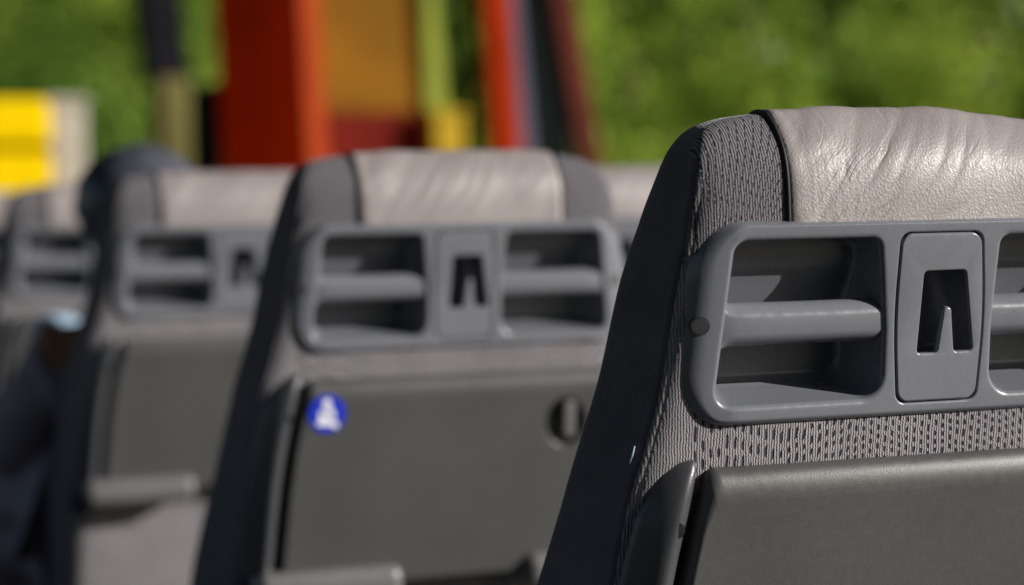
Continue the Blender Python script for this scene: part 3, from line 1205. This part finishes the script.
sub(standing('corner_post', M_RED, 2.650, 1.40, 2.618, 2.25, 11.0, 0.170, 0.61, 0.62, bev=0.05), cabin)
sub(standing('sunlit_face_strip', M_SUNLIT_RED, 2.650 + 0.1800, 1.40, 2.618 + 0.1800, 2.25, 10.748, 0.176, 0.02, 0.62, bev=0.1), cabin)  # added strip, its colour stands in for sun on the post
sub(boxes('wall_panel', M_MUSTARD, [((0.70, 0.06, 2.5), (3.28, 11.15, 2.87), 0.02, -0.05)]), cabin)
sub(boxes('skirt_panel', M_MAROON, [((0.66, 0.10, 2.62), (3.27, 11.10, 0.31), 0.02, -0.05)]), cabin)
sub(boxes('roof_rail', M_RED, [((1.3, 0.25, 0.2), (3.0, 11.15, 4.24), 0.03, 0)]), cabin)

tag(standing('lime_post', M_LIME, 3.70, 1.63, 3.63, 2.28, 11.35, 0.29, 0.12), 'slanting yellow green post beside the mustard panel', 'post')
tag(boxes('yellow_crate', M_OCHRE, [((0.20, 0.2, 0.24), (3.69, 11.0, 1.47), 0.02, 0), ((0.225, 0.22, 0.04), (3.69, 11.0, 1.61), 0.01, 0), ((0.16, 0.16, 2.35), (3.69, 11.0, 0.175), 0.02, 0)]),
    'small yellow box on a stand below the slanting yellow green post', 'box')
tag(standing('black_post', M_COAL, 3.875, 1.40, 3.84, 2.28, 11.05, 0.07, 0.10), 'thin black post touching the left side of the bright red post', 'post')
tag(standing('red_post', M_BRICK, 4.035, 1.40, 3.985, 2.28, 10.9, 0.19, 0.10, 0.15), 'narrow bright red post between the black and lilac grey posts', 'post')
tag(standing('lilac_post', M_LILAC, 4.235, 1.40, 4.165, 2.28, 11.1, 0.10, 0.09), 'slim lilac grey post right of the bright red post', 'post')
tag(standing('green_post', M_DGREEN, 4.60, 1.40, 4.50, 2.28, 11.6, 0.30, 0.18), 'broad dark grey green post between lilac grey and faded red posts', 'post')
tag(standing('faded_post', M_FADED, 4.79, 1.40, 4.64, 2.28, 11.4, 0.15, 0.10), 'faded red post, last of the row before the trees', 'post')

bin_ = empty('yellow_bin', (1.0, 11.0, GZ))
tag(bin_, 'bright yellow container standing at the far left beside an off white box', 'container')
sub(boxes('container_body', M_YELLOW, [((0.90, 0.6, 2.40), (0.900, 11.1, 0.20), 0.04, 0)]), bin_)
sub(boxes('lid', M_YELLOW, [((0.94, 0.66, 0.26), (0.882, 11.1, 1.555), 0.05, 0)]), bin_)
tag(boxes('white_cabinet', M_OFFWHITE, [((0.21, 0.3, 2.66), (1.490, 11.2, 0.33), 0.03, 0), ((0.24, 0.33, 0.05), (1.490, 11.2, 1.68), 0.01, 0)]),
    'off white narrow box between yellow container and dark pole', 'box')
pole = empty('dark_pole', (2.05, 11.0, GZ))
tag(pole, 'thick black pole rising from a khaki wrapped base', 'pole')
sub(standing('shaft', M_COAL, 2.03, 1.86, 1.995, 2.25, 11.0, 0.225, 0.2, bottom=1.80, taper=1.5), pole)
sub(boxes('base_wrap', M_KHAKI, [((0.185, 0.24, 2.82), (2.055, 11.0, 0.41), 0.04, 0)]), pole)
tag(boxes('black_cabinet', M_COAL, [((0.14, 0.2, 2.74), (2.34, 11.3, 0.37), 0.02, 0), ((0.16, 0.24, 0.05), (2.34, 11.3, 1.765), 0.01, 0)]), 'small black box between khaki base and red cabin', 'box')


# ------------------------------------------------------------------ trees
M_BARK = simple('brown_bark', (0.085, 0.06, 0.045), 0.95, 0.35, 3, 0.03, 14)
LEAVES = [leaf_material('sunny_leaf', (0.15, 0.25, 0.026), (0.40, 0.49, 0.07)),
          leaf_material('mid_leaf', (0.08, 0.16, 0.022), (0.30, 0.42, 0.065)),
          leaf_material('deep_leaf', (0.09, 0.16, 0.026), (0.26, 0.36, 0.05))]


def make_tree(x, y, h, rad, kind, seed, label, leaf=0.10, n=15000, low=0.0):
    rng = random.Random(seed)
    root = empty('broadleaf_tree', (x, y, GZ))
    tag(root, label, 'tree', 'trees behind the vehicle')
    top = h * 0.62
    sh = Shell()
    bend = [Vector((rng.uniform(-0.12, 0.12) * i, rng.uniform(-0.12, 0.12) * i, top * i / 5)) for i in range(6)]

    def limb(path, r0, r1):
        n_ = len(path)
        t = tube(path, [r0 + (r1 - r0) * i / (n_ - 1) for i in range(n_)], 9)
        o = len(sh.v)
        sh.v += t.v
        sh.f += [tuple(k + o for k in f) for f in t.f]
        sh.m += t.m
    limb(bend, (0.03 if low < 3 else 0.009) * h, 0.01 * h)
    clumps = []
    for k in range(11):
        a = 2 * pi * k / 11 + rng.uniform(-0.3, 0.3)
        t = rng.uniform(0.35 if low < 3 else 0.8, 1.0)
        st_ = Vector(bend[int(t * (4 if low < 3 else 5.2))])
        d = Vector((cos(a), sin(a), rng.uniform(0.15, 0.9)))
        en = st_ + d * rad * rng.uniform(0.55, 0.9)
        limb([st_, st_.lerp(en, 0.5) + Vector((0, 0, 0.1)), en], 0.012 * h, 0.004 * h)
        clumps.append((en, rad * rng.uniform(0.32, 0.5)))
    for k in range(16):
        a = rng.uniform(0, 2 * pi)
        q = rad * sqrt(rng.random()) * 0.95
        z = low + (h - low) * rng.uniform(0.12, 0.95)
        taper = 1 - 0.5 * ((z / h - 0.45) / 0.6) ** 2
        clumps.append((Vector((cos(a) * q * taper, sin(a) * q * taper, z)), rad * rng.uniform(0.26, 0.46)))
    tk = sh.link('trunk', M_BARK, root)
    vs, fs = [], []
    for i in range(n):
        c, r = clumps[rng.randrange(len(clumps))]
        d = Vector((rng.gauss(0, 1), rng.gauss(0, 1), rng.gauss(0, 1))).normalized()
        p = c + d * r * (rng.random() ** 0.4) + Vector((0, 0, -0.15 * rng.random()))
        if p.z < low:
            p.z = low + rng.random() * 0.4
        nrm = (d + Vector((rng.gauss(0, .4), rng.gauss(0, .4), rng.gauss(0, .4) + 0.3))).normalized()
        t1 = nrm.cross(Vector((rng.gauss(0, 1), rng.gauss(0, 1), rng.gauss(0, 1)))).normalized()
        t2 = nrm.cross(t1)
        s = leaf * rng.uniform(0.6, 1.35)
        o = len(vs)
        vs += [p - t1 * s * 0.6, p + t2 * s * 0.32 + nrm * s * 0.06, p + t1 * s * 0.6 - nrm * s * 0.1, p - t2 * s * 0.32 + nrm * s * 0.06]
        fs.append((o, o + 1, o + 2, o + 3))
    me = bpy.data.meshes.new('crown')
    me.from_pydata(vs, [], fs)
    me.materials.append(LEAVES[kind])
    cr = bpy.data.objects.new('crown', me)
    COL.objects.link(cr)
    cr.parent = root


TREES = [
    (2.2, 19.0, 6.2, 2.3, 1, 11, 'tree filling the upper left corner behind the yellow container'),
    (5.0, 20.5, 6.8, 2.3, 0, 12, 'tree glimpsed between the dark pole and the red cabin'),
    (8.3, 19.0, 6.6, 2.4, 0, 13, 'bright yellow green tree right behind the row of posts'),
    (10.6, 19.6, 7.0, 2.0, 1, 14, 'green tree above the left corner of the nearest seat'),
    (13.0, 19.2, 6.4, 2.1, 0, 16, 'sunlit tree above the leather headrest of the nearest seat'),
    (15.6, 19.4, 6.6, 2.2, 1, 17, 'tree filling the upper right corner'),
]
for a in TREES:
    make_tree(*a)

# the far wood behind the single trees reads as one mass
rng = random.Random(99)
vs, fs = [], []
for i in range(60000):
    x = rng.uniform(-6, 34)
    p = Vector((x, 25 + 2.5 * noise.noise(Vector((x * 0.3, 2, 1))) + rng.uniform(0, 2.2), GZ + 8.5 * rng.random() ** 0.9))
    nrm = Vector((rng.gauss(0, .6), rng.gauss(-0.8, .6), rng.gauss(0.4, .6))).normalized()
    t1 = nrm.cross(Vector((rng.gauss(0, 1), rng.gauss(0, 1), rng.gauss(0, 1)))).normalized()
    t2 = nrm.cross(t1)
    s = rng.uniform(0.16, 0.42)
    o = len(vs)
    vs += [p - t1 * s * 0.6, p + t2 * s * 0.35, p + t1 * s * 0.6, p - t2 * s * 0.35]
    fs.append((o, o + 1, o + 2, o + 3))
me = bpy.data.meshes.new('woods')
me.from_pydata(vs, [], fs)
me.materials.append(LEAVES[2])
wd = bpy.data.objects.new('woods', me)
COL.objects.link(wd)
tag(wd, 'dense far wood closing the view behind the trees', 'woods', kind='stuff')
